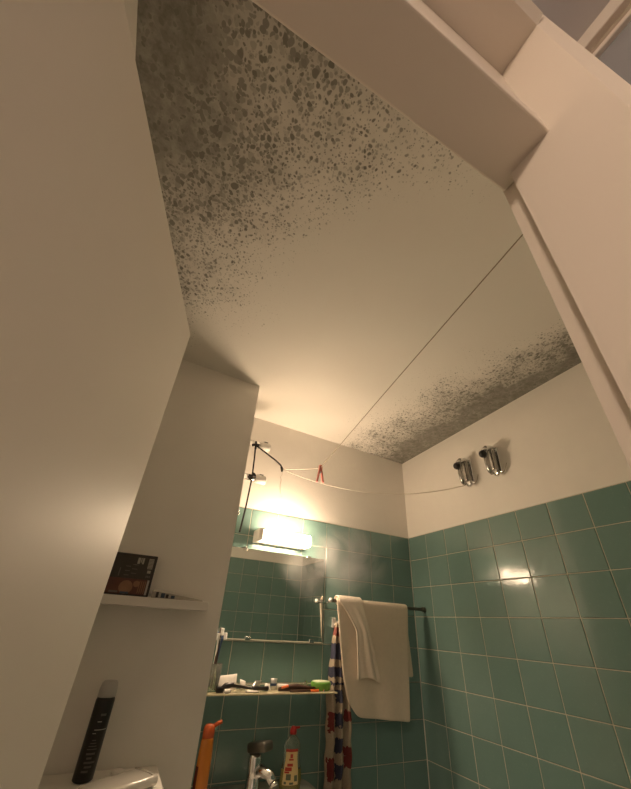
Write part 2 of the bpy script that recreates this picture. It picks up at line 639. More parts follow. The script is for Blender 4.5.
for i in range(5):
    bm.faces.new((l0[i], l0[(i + 1) % 5], l1[(i + 1) % 5], l1[i]))
finish('top_rail', bm, 'frame', frame)
bm = B(); box(bm, (-1.771, -1.7095, ZLIN), (XJ + 0.0155, -1.6225, ZLIN + 0.05), 0.003, 2)
finish('lintel', bm, 'frame', frame)
bm = B(); box(bm, (-1.771, -1.702, ZLIN + 0.048), (XJ + 0.001, -1.640, 0.412))
finish('transom_panel', bm, 'frame', frame)

# open door leaf -------------------------------------------------------------
HX, HY = -1.750, -1.622
FXd, FYd = -1.558, -1.003
dv = Vector((FXd - HX, FYd - HY, 0))
dl = dv.length
ang = math.atan2(dv.y, dv.x)
door = link('door_1', None)
door.location = (HX, HY, FL + 0.01 + ZF)
door.rotation_euler = (0, 0, ang)
ORG[door.name] = Vector((0, 0, 0))
tag(door, 'plain cream door leaf standing open at the left of the photo', 'door', kind='structure')
DH = ZLIN - (FL + 0.01)
bm = B(); box(bm, (0, 0, 0), (dl, 0.040, DH - 0.0), 0.0025, 2)
finish('leaf', bm, 'door', door)
for zz in (0.22, 1.0, 1.78):
    bm = B(); tube(bm, ((-0.004, 0.020, zz), (-0.004, 0.020, zz + 0.09)), 0.006, 8)
    finish('hinge', bm, 'chrome', door)
for sy in (-1, 1):
    yb = 0.0 if sy < 0 else 0.040
    bm = B(); box(bm, (dl - 0.075, yb, 0.93), (dl - 0.035, yb + sy * 0.005, 1.13), 0.002, 1)
    hp = finish('handle_plate', bm, 'chrome', door)
    bm = B(); tube(bm, ((dl - 0.055, yb, 1.05), (dl - 0.055, yb + sy * 0.045, 1.05), (dl - 0.075, yb + sy * 0.05, 1.05), (dl - 0.165, yb + sy * 0.048, 1.05)), 0.008, 10)
    finish('handle', bm, 'chrome', hp)

# hall behind the camera ------------------------------------------------------
HC = 0.62
bm = B(); box(bm, (-3.3, -3.6, HC), (-0.85, -1.70, HC + 0.1))
tag(finish('ceiling_hall', bm, 'hall'), 'greyish ceiling of the hall outside the door', 'ceiling', kind='structure')
bm = B(); box(bm, (-3.3, -3.6, FL), (-3.2, -1.74, HC))
tag(finish('wall_hall_left', bm, 'hall'), 'hall wall behind the viewer on the left', 'wall', kind='structure')
bm = B(); box(bm, (-3.2, -3.6, FL), (-0.85, -3.5, HC))
tag(finish('wall_hall_back', bm, 'hall'), 'hall wall behind the viewer', 'wall', kind='structure')
bm = B(); box(bm, (-3.2, -1.76, FL), (XL, -1.66, HC))
tag(finish('wall_hall_door', bm, 'hall'), 'hall side of the wall left of the door frame', 'wall', kind='structure')
bm = B(); box(bm, (XL - 0.01, -1.76, 0.50), (-0.95, -1.70, HC))
tag(finish('wall_hall_header', bm, 'hall'), 'hall wall strip above the door frame', 'wall', kind='structure')
bm = B(); box(bm, (-0.95, -3.6, FL), (-0.85, -1.74, HC))
tag(finish('wall_hall_right', bm, 'hall'), 'hall wall at the right edge of the photo', 'wall', kind='structure')
bm = B(); box(bm, (-1.09, -1.77, FL), (-0.95, -1.74, HC))
tag(finish('wall_hall_corner', bm, 'hall'), 'narrow hall wall right of the door frame', 'wall', kind='structure')
win = link('window_1', None)
win.location = (-0.96, -2.4, 0.2 + ZF)
ORG[win.name] = Vector((-0.96, -2.4, 0.2))
tag(win, 'grey fanlight with pale rails at the top right corner', 'window', kind='structure')
bm = B(); box(bm, (-0.972, -3.4, 0.574), (-0.95, -1.772, 0.62), 0.002, 1); finish('rail', bm, 'frame', win)
bm = B(); box(bm, (-0.955, -3.4, 0.536), (-0.95, -1.772, 0.575)); finish('recess', bm, 'recess', win)
bm = B(); box(bm, (-0.968, -3.4, 0.524), (-0.95, -1.772, 0.537), 0.002, 1); finish('bead', bm, 'frame', win)
bm = B(); box(bm, (-0.957, -3.4, 0.10), (-0.951, -1.772, 0.525)); finish('pane', bm, 'pane', win)
hl = thing('hall_ceiling_lamp', 'round opal ceiling lamp in the hall behind the viewer', 'lamp', (-2.40, -2.50, HC))
bm = B(); lathe(bm, (-2.40, -2.50, HC - 0.03), [(0.09, 0), (0.10, 0.01), (0.10, 0.03)], 28); finish('base', bm, 'white_plastic', hl)
bm = B(); lathe(bm, (-2.40, -2.50, HC - 0.13), [(0.02, 0), (0.08, 0.012), (0.12, 0.045), (0.13, 0.08), (0.11, 0.1)], 28); finish('globe', bm, 'hall_globe', hl, True)

# ================================================================== THINGS ON THE BACK WALL
# wall lamp
lx0, lx1, lz0, lz1 = -1.022, -0.735, -0.168, -0.112
lamp = thing('wall_lamp', 'lit box-shaped lamp on the tiles above the mirror', 'lamp', ((lx0 + lx1) / 2, 0, lz0))
bm = B(); box(bm, (lx0 + 0.004, -0.046, lz0 - 0.002), (lx1 + 0.002, -0.0005, lz1 + 0.002), 0.004, 2); finish('base', bm, 'white_plastic', lamp)
bm = B(); box(bm, (lx0 + 0.030, -0.104, lz0), (lx1, -0.0465, lz1), 0.012, 3); finish('diffuser', bm, 'diffuser', lamp, True)
bm = B(); box(bm, (lx0, -0.104, lz0), (lx0 + 0.029, -0.0465, lz1), 0.008, 2); finish('end_cap', bm, 'white_plastic', lamp)

# mirror
mir = thing('wall_mirror', 'frameless mirror below the lamp reflecting dark green tiles', 'mirror', (-0.85, 0, -0.578))
bm = B(); box(bm, (-1.165, -0.0095, -0.578), (-0.606, -0.004, -0.200), 0.0008, 1); finish('glass', bm, 'mirror', mir)
bm = B(); box(bm, (-1.160, -0.0039, -0.575), (-0.611, -0.0005, -0.203)); finish('backing', bm, 'grout', mir)
for cx_, cz_ in ((-0.66, -0.578), (-0.98, -0.578), (-0.70, -0.2), (-1.05, -0.2)):
    sg = 1 if cz_ > -0.4 else -1
    bm = B()
    box(bm, (cx_ - 0.012, -0.013, cz_ - sg * 0.010), (cx_ + 0.012, -0.0098, cz_ + sg * 0.004), 0.001, 1)
    box(bm, (cx_ - 0.012, -0.013, cz_ + sg * 0.0015), (cx_ + 0.012, -0.0005, cz_ + sg * 0.004))
    finish('clip', bm, 'chrome', mir)
bm = B(); box(bm, (-1.16, -0.0125, -0.5825), (-0.606, -0.0005, -0.5785)); finish('bottom_rail', bm, 'grout', mir)

# shelf below the mirror
SZ = -0.7535
SX0, SX1, SYF = -1.165, -0.578, -0.125
shelf = thing('mirror_shelf', 'narrow yellowed glass shelf cluttered with toiletries', 'shelf', (-0.87, 0, SZ))
bm = B(); box(bm, (SX0, SYF, SZ - 0.006), (SX1, -0.006, SZ), 0.0015, 2); finish('plate', bm, 'shelf_glass', shelf)
for bx_ in (-1.05, -0.66):
    bm = B(); box(bm, (bx_ - 0.011, -0.05, SZ - 0.018), (bx_ + 0.011, -0.0005, SZ - 0.0062), 0.002, 1); finish('bracket', bm, 'chrome', shelf)
bm = B(); tube(bm, ((SX0, -0.010, SZ + 0.016), (SX1, -0.010, SZ + 0.016)), 0.0025, 8); finish('back_rail', bm, 'chrome', shelf)
bm = B(); tube(bm, ((-0.643, SYF + 0.004, SZ + 0.0001), (-0.643, SYF + 0.004, SZ + 0.010)), 0.003, 8); finish('peg', bm, 'chrome', shelf)

# cup with toothbrushes
cupc = (-1.118, -0.062, SZ)
cup = thing('toothbrush_cup', 'clear cup of toothbrushes at the left end of the glass shelf', 'cup', cupc)
bm = B(); lathe(bm, cupc, [(0.024, 0.0005), (0.026, 0.004), (0.031, 0.090), (0.0295, 0.090), (0.0245, 0.006), (0.001, 0.005)], 24); finish('wall', bm, 'clear', cup, True)


def toothbrush(lean, col_, label, head):
    bx_, by_ = cupc[0] + lean[0] * -0.012, cupc[1] + lean[1] * -0.012
    L = lean[2]
    d_ = Vector((lean[0] * 0.03, lean[1] * 0.02, L)).normalized()
    p0 = Vector((bx_, by_, SZ + 0.009))
    t_ = thing('toothbrush', label, 'toothbrush', p0, 'toothbrushes in the cup')
    bm_ = B()
    tube(bm_, (p0, p0 + d_ * L * 0.3, p0 + d_ * L * 0.5, p0 + d_ * L * 0.78, p0 + d_ * L * 0.9, p0 + d_ * L), [0.0035, 0.006, 0.006, 0.0033, 0.006, 0.005], 10)
    hd_ = finish('handle', bm_, col_, t_, True)
    bm_ = B()
    s_ = Vector(head).normalized()
    hp_ = p0 + d_ * L * 0.93 + s_ * 0.011
    q_ = s_.to_track_quat('Z', 'Y').to_matrix().to_4x4()
    box(bm_, (-0.0055, -0.013, -0.0065), (0.0055, 0.013, 0.0065), 0.002, 1, Matrix.Translation(hp_) @ q_)
    finish('bristles', bm_, 'bristle', hd_)


toothbrush((0.9, 0.2, 0.190), 'blue', 'blue toothbrush leaning right in the clear cup', (1, -0.6, 0.1))
toothbrush((-0.3, -0.4, 0.186), 'white_plastic', 'white toothbrush upright in the clear cup', (-0.9, -0.4, 0))
toothbrush((0.2, 1.1, 0.206), 'comb', 'dark brown toothbrush rising highest from the clear cup', (0.5, -1, 0))

# packets and tools on the shelf
def card(name, label, cat, pts_, th, mat, parts=None):
    """thin bent sheet through 4 corner points"""
    p = [Vector(q) for q in pts_]
    n_ = (p[1] - p[0]).cross(p[3] - p[0]).normalized()
    og = p[0]
    bm_ = B()
    grid(bm_, 4, 4, lambda a_, b_: (p[0] * (1 - a_) + p[1] * a_) * (1 - b_) + (p[3] * (1 - a_) + p[2] * a_) * b_ + n_ * (0.004 * math.sin(a_ * 5) * math.sin(b_ * 3.1)))
    o = finish(name, bm_, mat, None, True, og)
    solid(o, th, 0)
    return tag(o, label, cat)


card('paper_packet', 'white paper packet propped behind the black razor handle', 'packet', ((-1.092, -0.05, SZ + 0.002), (-1.010, -0.045, SZ + 0.002), (-1.008, -0.022, SZ + 0.052), (-1.094, -0.025, SZ + 0.043)), 0.003, 'paper')
card('paper_slip', 'folded white paper slip standing right of the paper packet', 'paper', ((-0.995, -0.055, SZ + 0.003), (-0.966, -0.04, SZ + 0.003), (-0.970, -0.03, SZ + 0.028), (-0.998, -0.04, SZ + 0.036)), 0.002, 'paper')
card('foil_strip', 'silver striped blister strip leaning among the toiletries', 'packet', ((-0.955, -0.06, SZ + 0.003), (-0.905, -0.03, SZ + 0.003), (-0.898, -0.025, SZ + 0.030), (-0.930, -0.035, SZ + 0.030)), 0.002, 'foil')
card('paper_scrap', 'small white paper scrap in the middle of the glass shelf', 'paper', ((-0.905, -0.075, SZ + 0.003), (-0.868, -0.07, SZ + 0.003), (-0.872, -0.06, SZ + 0.022), (-0.892, -0.062, SZ + 0.024)), 0.002, 'paper')
card('paper_scrap', 'flat white paper strip at the front edge under the black razor', 'paper', ((-0.985, -0.112, SZ + 0.003), (-0.930, -0.11, SZ + 0.003), (-0.935, -0.085, SZ + 0.005), (-0.99, -0.09, SZ + 0.005)), 0.002, 'paper')

rz = thing('razor', 'black razor with a curved handle at the left front of the shelf', 'razor', (-1.07, -0.10, SZ))
bm = B(); tube(bm, ((-1.085, -0.104, SZ + 0.012), (-1.070, -0.102, SZ + 0.022), (-1.045, -0.098, SZ + 0.025), (-1.005, -0.092, SZ + 0.019), (-0.95, -0.085, SZ + 0.012), (-0.885, -0.078, SZ + 0.009)), [0.010, 0.011, 0.009, 0.006, 0.006, 0.008], 12); finish('handle', bm, 'black', rz, True)
bm = B(); box(bm, (-1.108, -0.114, SZ + 0.0008), (-1.080, -0.090, SZ + 0.020), 0.004, 2); finish('head', bm, 'black', rz)
bm = B(); tube(bm, ((-1.04, -0.106, SZ + 0.0295), (-1.0, -0.099, SZ + 0.0235), (-0.96, -0.093, SZ + 0.016)), 0.0016, 6); finish('grip_line', bm, 'foil', rz)
cap = thing('bottle_cap', 'small white cap lying at the front left corner of the shelf', 'cap', (-1.066, -0.117, SZ))
bm = B(); tube(bm, ((-1.078, -0.1165, SZ + 0.0076), (-1.056, -0.1165, SZ + 0.0076)), 0.007, 14); finish('body', bm, 'white_plastic', cap)
bm = B(); tube(bm, ((-1.0555, -0.1165, SZ + 0.0076), (-1.0535, -0.1165, SZ + 0.0076)), 0.0045, 12); finish('mouth', bm, 'comb', cap)

tubeo = thing('toothpaste_tube', 'short striped silver tube standing mid-shelf', 'tube', (-0.855, -0.05, SZ))
bm = B(); lathe(bm, (-0.850, -0.048, SZ + 0.001), [(0.011, 0), (0.012, 0.004), (0.013, 0.02), (0.016, 0.038)], 18, 1, 0.6); finish('body', bm, 'foil', tubeo, True)
bm = B(); lathe(bm, (-0.850, -0.048, SZ + 0.014), [(0.0135, 0), (0.0147, 0.009)], 18, 1, 0.62); finish('band', bm, 'blue', tubeo)
comb = thing('hair_brush', 'dark brown brush with an orange tip lying along the shelf', 'brush', (-0.76, -0.09, SZ))
bm = B(); tube(bm, ((-0.845, -0.095, SZ + 0.008), (-0.80, -0.093, SZ + 0.013), (-0.76, -0.092, SZ + 0.014), (-0.71, -0.090, SZ + 0.010), (-0.672, -0.088, SZ + 0.008)), [0.006, 0.011, 0.012, 0.009, 0.007], 12); finish('body', bm, 'comb', comb, True)
bm = B(); tube(bm, ((-0.835, -0.104, SZ + 0.015), (-0.805, -0.103, SZ + 0.020)), 0.0045, 8); finish('inlay', bm, 'orange_tip', comb)
pen = thing('eyeliner_pen', 'thin dark pencil with an orange end at the shelf front', 'pencil', (-0.74, -0.112, SZ))
bm = B(); tube(bm, ((-0.80, -0.114, SZ + 0.0046), (-0.705, -0.112, SZ + 0.0046)), 0.0043, 8); finish('body', bm, 'comb', pen)
bm = B(); tube(bm, ((-0.7048, -0.112, SZ + 0.0046), (-0.665, -0.111, SZ + 0.0046)), 0.0045, 8); finish('end', bm, 'orange_tip', pen)
wt = thing('white_tube', 'flat white tube lying behind the dark brown brush', 'tube', (-0.77, -0.045, SZ))
bm = B(); tube(bm, ((-0.83, -0.045, SZ + 0.011), (-0.79, -0.045, SZ + 0.0105), (-0.735, -0.045, SZ + 0.008)), [0.010, 0.010, 0.004], 12); finish('body', bm, 'paper', wt, True)
bm = B(); tube(bm, ((-0.7345, -0.045, SZ + 0.008), (-0.722, -0.045, SZ + 0.008)), 0.006, 12); finish('cap', bm, 'white_plastic', wt)

gs = thing('soap_dish', 'round green soap tub at the right end of the shelf', 'soap dish', (-0.633, -0.070, SZ))
bm = B(); lathe(bm, (-0.633, -0.070, SZ + 0.0005), [(0.040, 0), (0.045, 0.004), (0.047, 0.026), (0.044, 0.030), (0.040, 0.030)], 28, 1, 0.8); finish('tub', bm, 'green_soap', gs, True)
bm = B(); lathe(bm, (-0.633, -0.070, SZ + 0.0305), [(0.040, 0), (0.038, 0.003), (0.02, 0.005)], 24, 1, 0.8); finish('lid', bm, 'soap', gs, True)
jar = thing('small_green_bottle', 'tiny dark green bottle beside the green soap tub', 'bottle', (-0.692, -0.045, SZ))
bm = B(); lathe(bm, (-0.696, -0.045, SZ + 0.0005), [(0.012, 0), (0.013, 0.003), (0.013, 0.016), (0.006, 0.021), (0.006, 0.024)], 16); finish('body', bm, 'label_dark', jar, True)
bm = B(); lathe(bm, (-0.696, -0.045, SZ + 0.0245), [(0.0062, 0), (0.0062, 0.007)], 12); finish('cap', bm, 'chrome', jar)

# towel rail
RZ, RY = -0.398, -0.085
rail = thing('towel_rail', 'thin towel rail carrying the beige towels', 'towel rail', (-0.25, 0, RZ))
bm = B(); tube(bm, ((-0.600, RY, RZ), (-0.0005, RY, RZ - 0.004)), 0.008, 12); finish('bar', bm, 'dark_metal', rail)
bm = B(); sphere(bm, (-0.603, RY, RZ), 0.0105); finish('end_knob', bm, 'white_plastic', rail, True)
bm = B(); tube(bm, ((-0.016, RY, RZ - 0.004), (-0.0005, RY, RZ - 0.004)), 0.0135, 16); finish('wall_plate', bm, 'dark_metal', rail)
bm = B(); tube(bm, ((-0.590, RY + 0.004, RZ), (-0.590, -0.003, RZ - 0.01)), 0.006, 10); finish('bracket', bm, 'chrome', rail)


# big towel: a sheet folded over the bar
def drape(name, label, cat, mat, group, fx, front, back, rr, nu=22, nv=40, wave=0.006, seed=0, thick=0.007, off=0.0):
    """fx(s,a) -> x at side fraction a for path fraction; front/back lengths"""
    rnd = random.Random(seed)
    ph = [rnd.uniform(0, 6) for _ in range(4)]

    def fn(a_, t_):
        Lf, Lb = front(a_), back(a_)
        arc = math.pi * rr
        tot = Lf + arc + Lb
        s_ = t_ * tot
        wv = wave * (math.sin(a_ * 9 + ph[0]) + 0.6 * math.sin(a_ * 17 + ph[1]))
        if s_ < Lb:                      # wall side, bottom up
            h = Lb - s_
            return Vector((fx(a_, -h), RY + rr + wv * 0.3 * min(1, h * 4), RZ - h))
        if s_ < Lb + arc:
            th = (s_ - Lb) / rr
            return Vector((fx(a_, 0), RY + rr * math.cos(th), RZ + rr * math.sin(th)))
        h = s_ - Lb - arc
        return Vector((fx(a_, h), RY - rr - 0.01 * h - off * min(1, h * 8) - wv * min(1, h * 3), RZ - h))
    bm_ = B()
    grid(bm_, nu, nv, fn)
    og = (-0.3, RY, RZ)
    o = finish(name, bm_, mat, None, True, og)
    solid(o, thick, 1)
    return tag(o, label, cat, group)


def fx_big(a_, h):
    if h >= 0:
        l = -0.578 + 0.035 * min(1, h / 0.3) + 0.07 * max(0, h - 0.3) / 0.15 * 0.6
        r = -0.132 - 0.085 * h
    else:
        l = -0.515
        r = -0.125 + 0.022 * min(1, -h / 0.3)
    return l + (r - l) * a_


drape('bath_towel', 'large beige bath towel hanging over the rail', 'towel', 'towel', 'towels on the rail', fx_big,
      lambda a_: 0.445 + 0.030 * a_ - 0.06 * (max(0, 0.16 - a_) / 0.16) ** 2, lambda a_: 0.30 + 0.01 * a_, 0.0155, wave=0.004, seed=3)


def fx_small(a_, h):
    k = min(1.0, max(0.0, abs(h)) / 0.32)
    l = -0.572 + 0.092 * min(1, k * 2.6) ** 0.8 + 0.006 * k
    r = -0.432 + 0.088 * k
    return l + (r - l) * a_


drape('hand_towel', 'small cream hand towel folded over the bath towel', 'towel', 'towel2', 'towels on the rail', fx_small,
      lambda a_: 0.318 - 0.012 * math.sin(a_ * 4), lambda a_: 0.24, 0.0245, nu=26, wave=0.0075, seed=11, thick=0.006, off=0.015)

# striped cloth on its hook
ck = thing('wall_hook', 'small hook behind the towels holding the striped cloth', 'hook', (-0.535, 0, -0.49))
bm = B(); box(bm, (-0.547, -0.006, -0.515), (-0.523, -0.0005, -0.470), 0.002, 1); finish('plate', bm, 'white_plastic', ck)
bm = B(); tube(bm, ((-0.535, -0.005, -0.500), (-0.535, -0.030, -0.505), (-0.535, -0.036, -0.495), (-0.535, -0.037, -0.484)), 0.0035, 8); finish('prong', bm, 'white_plastic', ck)


def cloth_fn(a_, t_):
    v_ = t_ * 0.74
    k = min(1.0, v_ / 0.30)
    kk = k ** 0.75
    wd_ = 0.032 + 0.098 * kk
    cx_ = -0.533 + 0.014 * kk
    fold = math.sin((a_ * 3 - 0.25) * 2 * math.pi)
    dep = 0.010 + 0.012 * kk
    return Vector((cx_ + (a_ - 0.5) * wd_ + 0.003 * math.sin(v_ * 60 + a_ * 4) * kk, -0.048 - dep * 0.7 * fold + 0.004 * math.sin(v_ * 11), -0.492 - v_))


bm = B(); grid(bm, 48, 70, cloth_fn, lambda a_, t_: (a_, t_ * 0.74))
o = finish('striped_cloth', bm, 'knit', None, True, (-0.55, -0.045, -0.49))
solid(o, 0.004, 0)
tag(o, 'cream knitted cloth with navy and red stripes hanging left of the towels', 'cloth')

# sink with tap ---------------------------------------------------------------
SKZ = -1.042
sk = thing('sink', 'white washbasin at the bottom of the photo', 'sink', (-0.9, 0, SKZ - 0.15))
bm = B()
bx0, bx1, by0, by1 = -1.182, -0.665, -0.42, -0.003


def sup(cx_, cy_, ax, ay, n_, k, N=44):
    a_ = 2 * math.pi * k / N
    cs, sn = math.cos(a_), math.sin(a_)
    return (cx_ + ax * math.copysign(abs(cs) ** (2 / n_), cs), cy_ + ay * math.copysign(abs(sn) ** (2 / n_), sn))


N = 44
cx_, cy_ = (bx0 + bx1) / 2, (by0 + by1) / 2
ax, ay = (bx1 - bx0) / 2, (by1 - by0) / 2
rings = []
for (sx_, sy_, yo, z_, nn) in ((0.45, 0.45, 0.04, -0.16, 3), (0.8, 0.8, 0.02, -0.13, 5), (0.97, 0.97, 0.0, -0.05, 9), (1, 1, 0, -0.006, 10), (0.985, 0.985, 0, 0.0, 10),
                           (0.84, 0.62, -0.055, -0.003, 4), (0.80, 0.57, -0.055, -0.02, 3.5), (0.6, 0.42, -0.05, -0.11, 3), (0.08, 0.06, -0.03, -0.125, 2)):
    rings.append([bm.verts.new((*sup(cx_, cy_ + yo, ax * sx_, ay * sy_, nn, k), SKZ + z_)) for k in range(N)])
for i in range(len(rings) - 1):
    for k in range(N):
        bm.faces.new((rings[i][k], rings[i][(k + 1) % N], rings[i + 1][(k + 1) % N], rings[i + 1][k]))
bm.faces.new(rings[0][::-1]); bm.faces.new(rings[-1])
finish('basin', bm, 'sink', sk, True)
bm = B(); lathe(bm, (-0.92, -0.20, FL + 0.001), [(0.09, 0), (0.08, 0.05), (0.07, 0.5), (0.09, 0.74)], 24); finish('pedestal', bm, 'sink', sk, True)
tp = thing('tap', 'chrome mixer tap on the sink between the two bottles', 'tap', (-0.918, -0.10, SKZ))
bm = B(); lathe(bm, (-0.918, -0.10, SKZ + 0.0005), [(0.034, 0), (0.034, 0.005), (0.027, 0.012), (0.025, 0.05), (0.027, 0.095), (0.022, 0.108)], 24); finish('body', bm, 'chrome', tp, True)
bm = B(); tube(bm, ((-0.912, -0.108, SKZ + 0.056), (-0.898, -0.135, SKZ + 0.068), (-0.880, -0.168, SKZ + 0.062), (-0.872, -0.182, SKZ + 0.048)), [0.020, 0.018, 0.016, 0.014], 14); sp_ = finish('spout', bm, 'chrome', tp, True)
bm = B(); tube(bm, ((-0.8712, -0.1832, SKZ + 0.0465), (-0.868, -0.188, SKZ + 0.038)), 0.0125, 14); finish('aerator', bm, 'chrome', sp_, True)
bm = B()
lv = Matrix.Translation((-0.917, -0.104, SKZ + 0.127)) @ Matrix.Rotation(0.5, 4, 'Z') @ Matrix.Rotation(-0.2, 4, 'X')
box(bm, (-0.027, -0.062, -0.016), (0.027, 0.028, 0.014), 0.008, 2, lv); finish('lever', bm, 'dark_metal', tp, True)

# dish soap bottle
bc = (-0.772, -0.112, SKZ)
ds = thing('dish_soap_bottle', 'clear dish soap bottle with red cap and cream label on the sink', 'bottle', bc)
PR = [(0.036, 0.0008), (0.041, 0.004), (0.043, 0.03), (0.040, 0.06), (0.034, 0.085), (0.033, 0.10), (0.034, 0.115), (0.031, 0.132), (0.022, 0.146), (0.013, 0.153), (0.012, 0.158)]
bm = B(); lathe(bm, bc, PR, 30, 1, 0.62); finish('body', bm, 'clear', ds, True)
bm = B(); lathe(bm, bc, [(r - 0.0015, z) for r, z in PR if z < 0.055] + [(0.0385, 0.056)], 30, 1, 0.62)
bmesh.ops.translate(bm, verts=bm.verts, vec=(0, 0, 0.0005)); finish('liquid', bm, 'liquid', ds, True)


def lab(z0, z1, u0, u1, off, mat, name, par=None):
    bm_ = B()

    def rad(z):
        for (r0, a0), (r1, a1) in zip(PR, PR[1:]):
            if a0 <= z <= a1:
                return r0 + (r1 - r0) * (z - a0) / (a1 - a0)
        return PR[-1][0]

    def fn(a_, t_):
        th = math.radians(-150 + 88 * (u0 + (u1 - u0) * a_))
        z = z0 + (z1 - z0) * t_
        r = rad(z) + off
        return Vector((bc[0] + r * math.cos(th), bc[1] + r * 0.62 * math.sin(th) - off * 0.3, bc[2] + z))
    grid(bm_, 10, 10, fn)
    return finish(name, bm_, mat, par or ds, True)


lbl = lab(0.020, 0.118, 0.0, 1.0, 0.0010, 'label', 'label')
ds_org = ORG[ds.name]
for (z0, z1, u0, u1, mt_) in ((0.110, 0.118, 0, 1, 'label_red'), (0.093, 0.104, 0.40, 0.60, 'label_red'), (0.086, 0.091, 0.32, 0.66, 'label_red'), (0.070, 0.078, 0.22, 0.62, 'label_red'),
                              (0.058, 0.068, 0.10, 0.55, 'label_red'), (0.052, 0.057, 0.08, 0.4, 'label_red'), (0.034, 0.050, 0.22, 0.52, 'label_dark'), (0.030, 0.046, 0.72, 0.92, 'label_dark'),
                              (0.023, 0.030, 0.10, 0.26, 'label_dark'), (0.022, 0.028, 0.45, 0.68, 'label_dark')):
    lab(z0, z1, u0, u1, 0.0016, mt_, 'print', lbl)
bm = B(); lathe(bm, (bc[0], bc[1], bc[2] + 0.1582), [(0.0135, 0), (0.0135, 0.012), (0.010, 0.017), (0.008, 0.022), (0.006, 0.024)], 18); cp = finish('cap', bm, 'red', ds, True)
bm = B(); tube(bm, ((bc[0] + 0.006, bc[1], bc[2] + 0.176), (bc[0] + 0.026, bc[1] - 0.004, bc[2] + 0.178)), [0.005, 0.0035], 8); finish('cap_flap', bm, 'red', cp)

# orange bottle
oc = (-1.115, -0.128, SKZ)
ob = thing('orange_bottle', 'tall slim orange bottle with open cap beside the partition', 'bottle', oc)
bm = B(); lathe(bm, oc, [(0.021, 0.0008), (0.0235, 0.004), (0.0245, 0.05), (0.0240, 0.12), (0.0215, 0.160), (0.020, 0.166)], 24, 1, 0.8); finish('body', bm, 'orange', ob, True)
bm = B(); lathe(bm, (oc[0], oc[1], oc[2] + 0.1665), [(0.0205, 0), (0.0208, 0.018), (0.0195, 0.030), (0.014, 0.037), (0.004, 0.039)], 24, 1, 0.8); cp = finish('cap', bm, 'orange_cap', ob, True)
bm = B(); tube(bm, ((oc[0] + 0.014, oc[1], oc[2] + 0.196), (oc[0] + 0.030, oc[1] - 0.002, oc[2] + 0.206), (oc[0] + 0.043, oc[1] - 0.003, oc[2] + 0.210)), [0.006, 0.007, 0.006], 10); finish('flip_lid', bm, 'orange_cap', cp, True)
bm = B()
grid(bm, 8, 6, lambda a_, t_: Vector((oc[0] + 0.0252 * math.cos(math.radians(170 + 50 * a_)), oc[1] + 0.0206 * math.sin(math.radians(170 + 50 * a_)), oc[2] + 0.02 + 0.075 * t_)))
finish('print', bm, 'orange_dark', ob, True)

# ================================================================== PARTITION: SHELF, CASE, PACKET, CISTERN, CAN
PZ = -0.462
ws = thing('wall_shelf', 'small white wall shelf on the partition', 'shelf', (-1.45, YP, PZ))
bm = B(); box(bm, (-1.70, -0.405, PZ - 0.027), (-1.258, YP - 0.0005, PZ), 0.0015, 2); finish('board', bm, 'shelf_white', ws)
bm = B(); box(bm, (-1.2578, -0.404, PZ - 0.0265), (-1.2565, YP - 0.0007, PZ - 0.0005)); finish('end_strip', bm, 'white_plastic', ws)
# disc case leaning against the wall
cs = thing('disc_case', 'dark film case with small pictures leaning on the wall shelf', 'case', (-1.55, -0.37, PZ))
cs.rotation_euler = (math.radians(-9), 0, 0)
ORG[cs.name] = Vector((0, 0, 0))
cs.location = (-1.640, -0.352, PZ + ZF + 0.003)
CW, CHh = 0.188, 0.132
bm = B(); box(bm, (0, 0, 0), (CW, 0.013, CHh), 0.003, 2); finish('case_body', bm, 'case', cs)


def pr_(x0, x1, z0, z1, mat, name='cover_print', off=0.0006, par=None):
    bm_ = B(); box(bm_, (x0, -off, z0), (x1, 0.0, z1)); return finish(name, bm_, mat, par or cs)


pr_(0.006, CW - 0.007, 0.052, CHh - 0.008, 'print_dark')
pr_(0.006, CW - 0.010, 0.004, 0.051, 'print_red')
bm = B(); tube(bm, ((0.112, 0.0, 0.024), (0.112, -0.0012, 0.024)), 0.021, 20); finish('cover_print', bm, 'print_skin', cs)
bm = B(); tube(bm, ((0.142, 0.0, 0.036), (0.142, -0.0012, 0.036)), 0.010, 14); finish('cover_print', bm, 'print_skin', cs)
pr_(0.100, 0.125, 0.004, 0.010, 'print_blue', off=0.0014)
pr_(0.066, 0.092, 0.006, 0.011, 'print_grey', off=0.0014)
for k in range(4): pr_(0.150 + k * 0.006, 0.1525 + k * 0.006, 0.008, 0.046, 'print_skin', off=0.001)
pr_(0.174, 0.180, 0.004, 0.050, 'print_white', off=0.001)
bar_ = pr_(0.162, 0.178, 0.086, 0.120, 'print_white', 'barcode', off=0.001)
for k in range(7): pr_(0.163, 0.177, 0.0875 + k * 0.0046, 0.0895 + k * 0.0046, 'print_grey', 'barcode_line', off=0.0014, par=bar_)
pr_(0.165, 0.176, 0.072, 0.081, 'print_white', off=0.001)
for k, q in enumerate(((0.126, 0.134), (0.136, 0.139), (0.141, 0.147))): pr_(q[0], q[1], 0.100 + (k % 2) * 0.004, 0.120, 'print_white', off=0.001)
for k in range(3): pr_(0.164 + k * 0.005, 0.167 + k * 0.005, 0.058, 0.064, 'print_grey', off=0.001)
pr_(0.078, 0.081, 0.056, 0.082, 'print_grey', off=0.001)
for k in range(6): pr_(0.095 + (k % 2) * 0.02, 0.110 + (k % 2) * 0.022, 0.060 + 0.007 * k, 0.062 + 0.007 * k, 'print_grey', off=0.001)

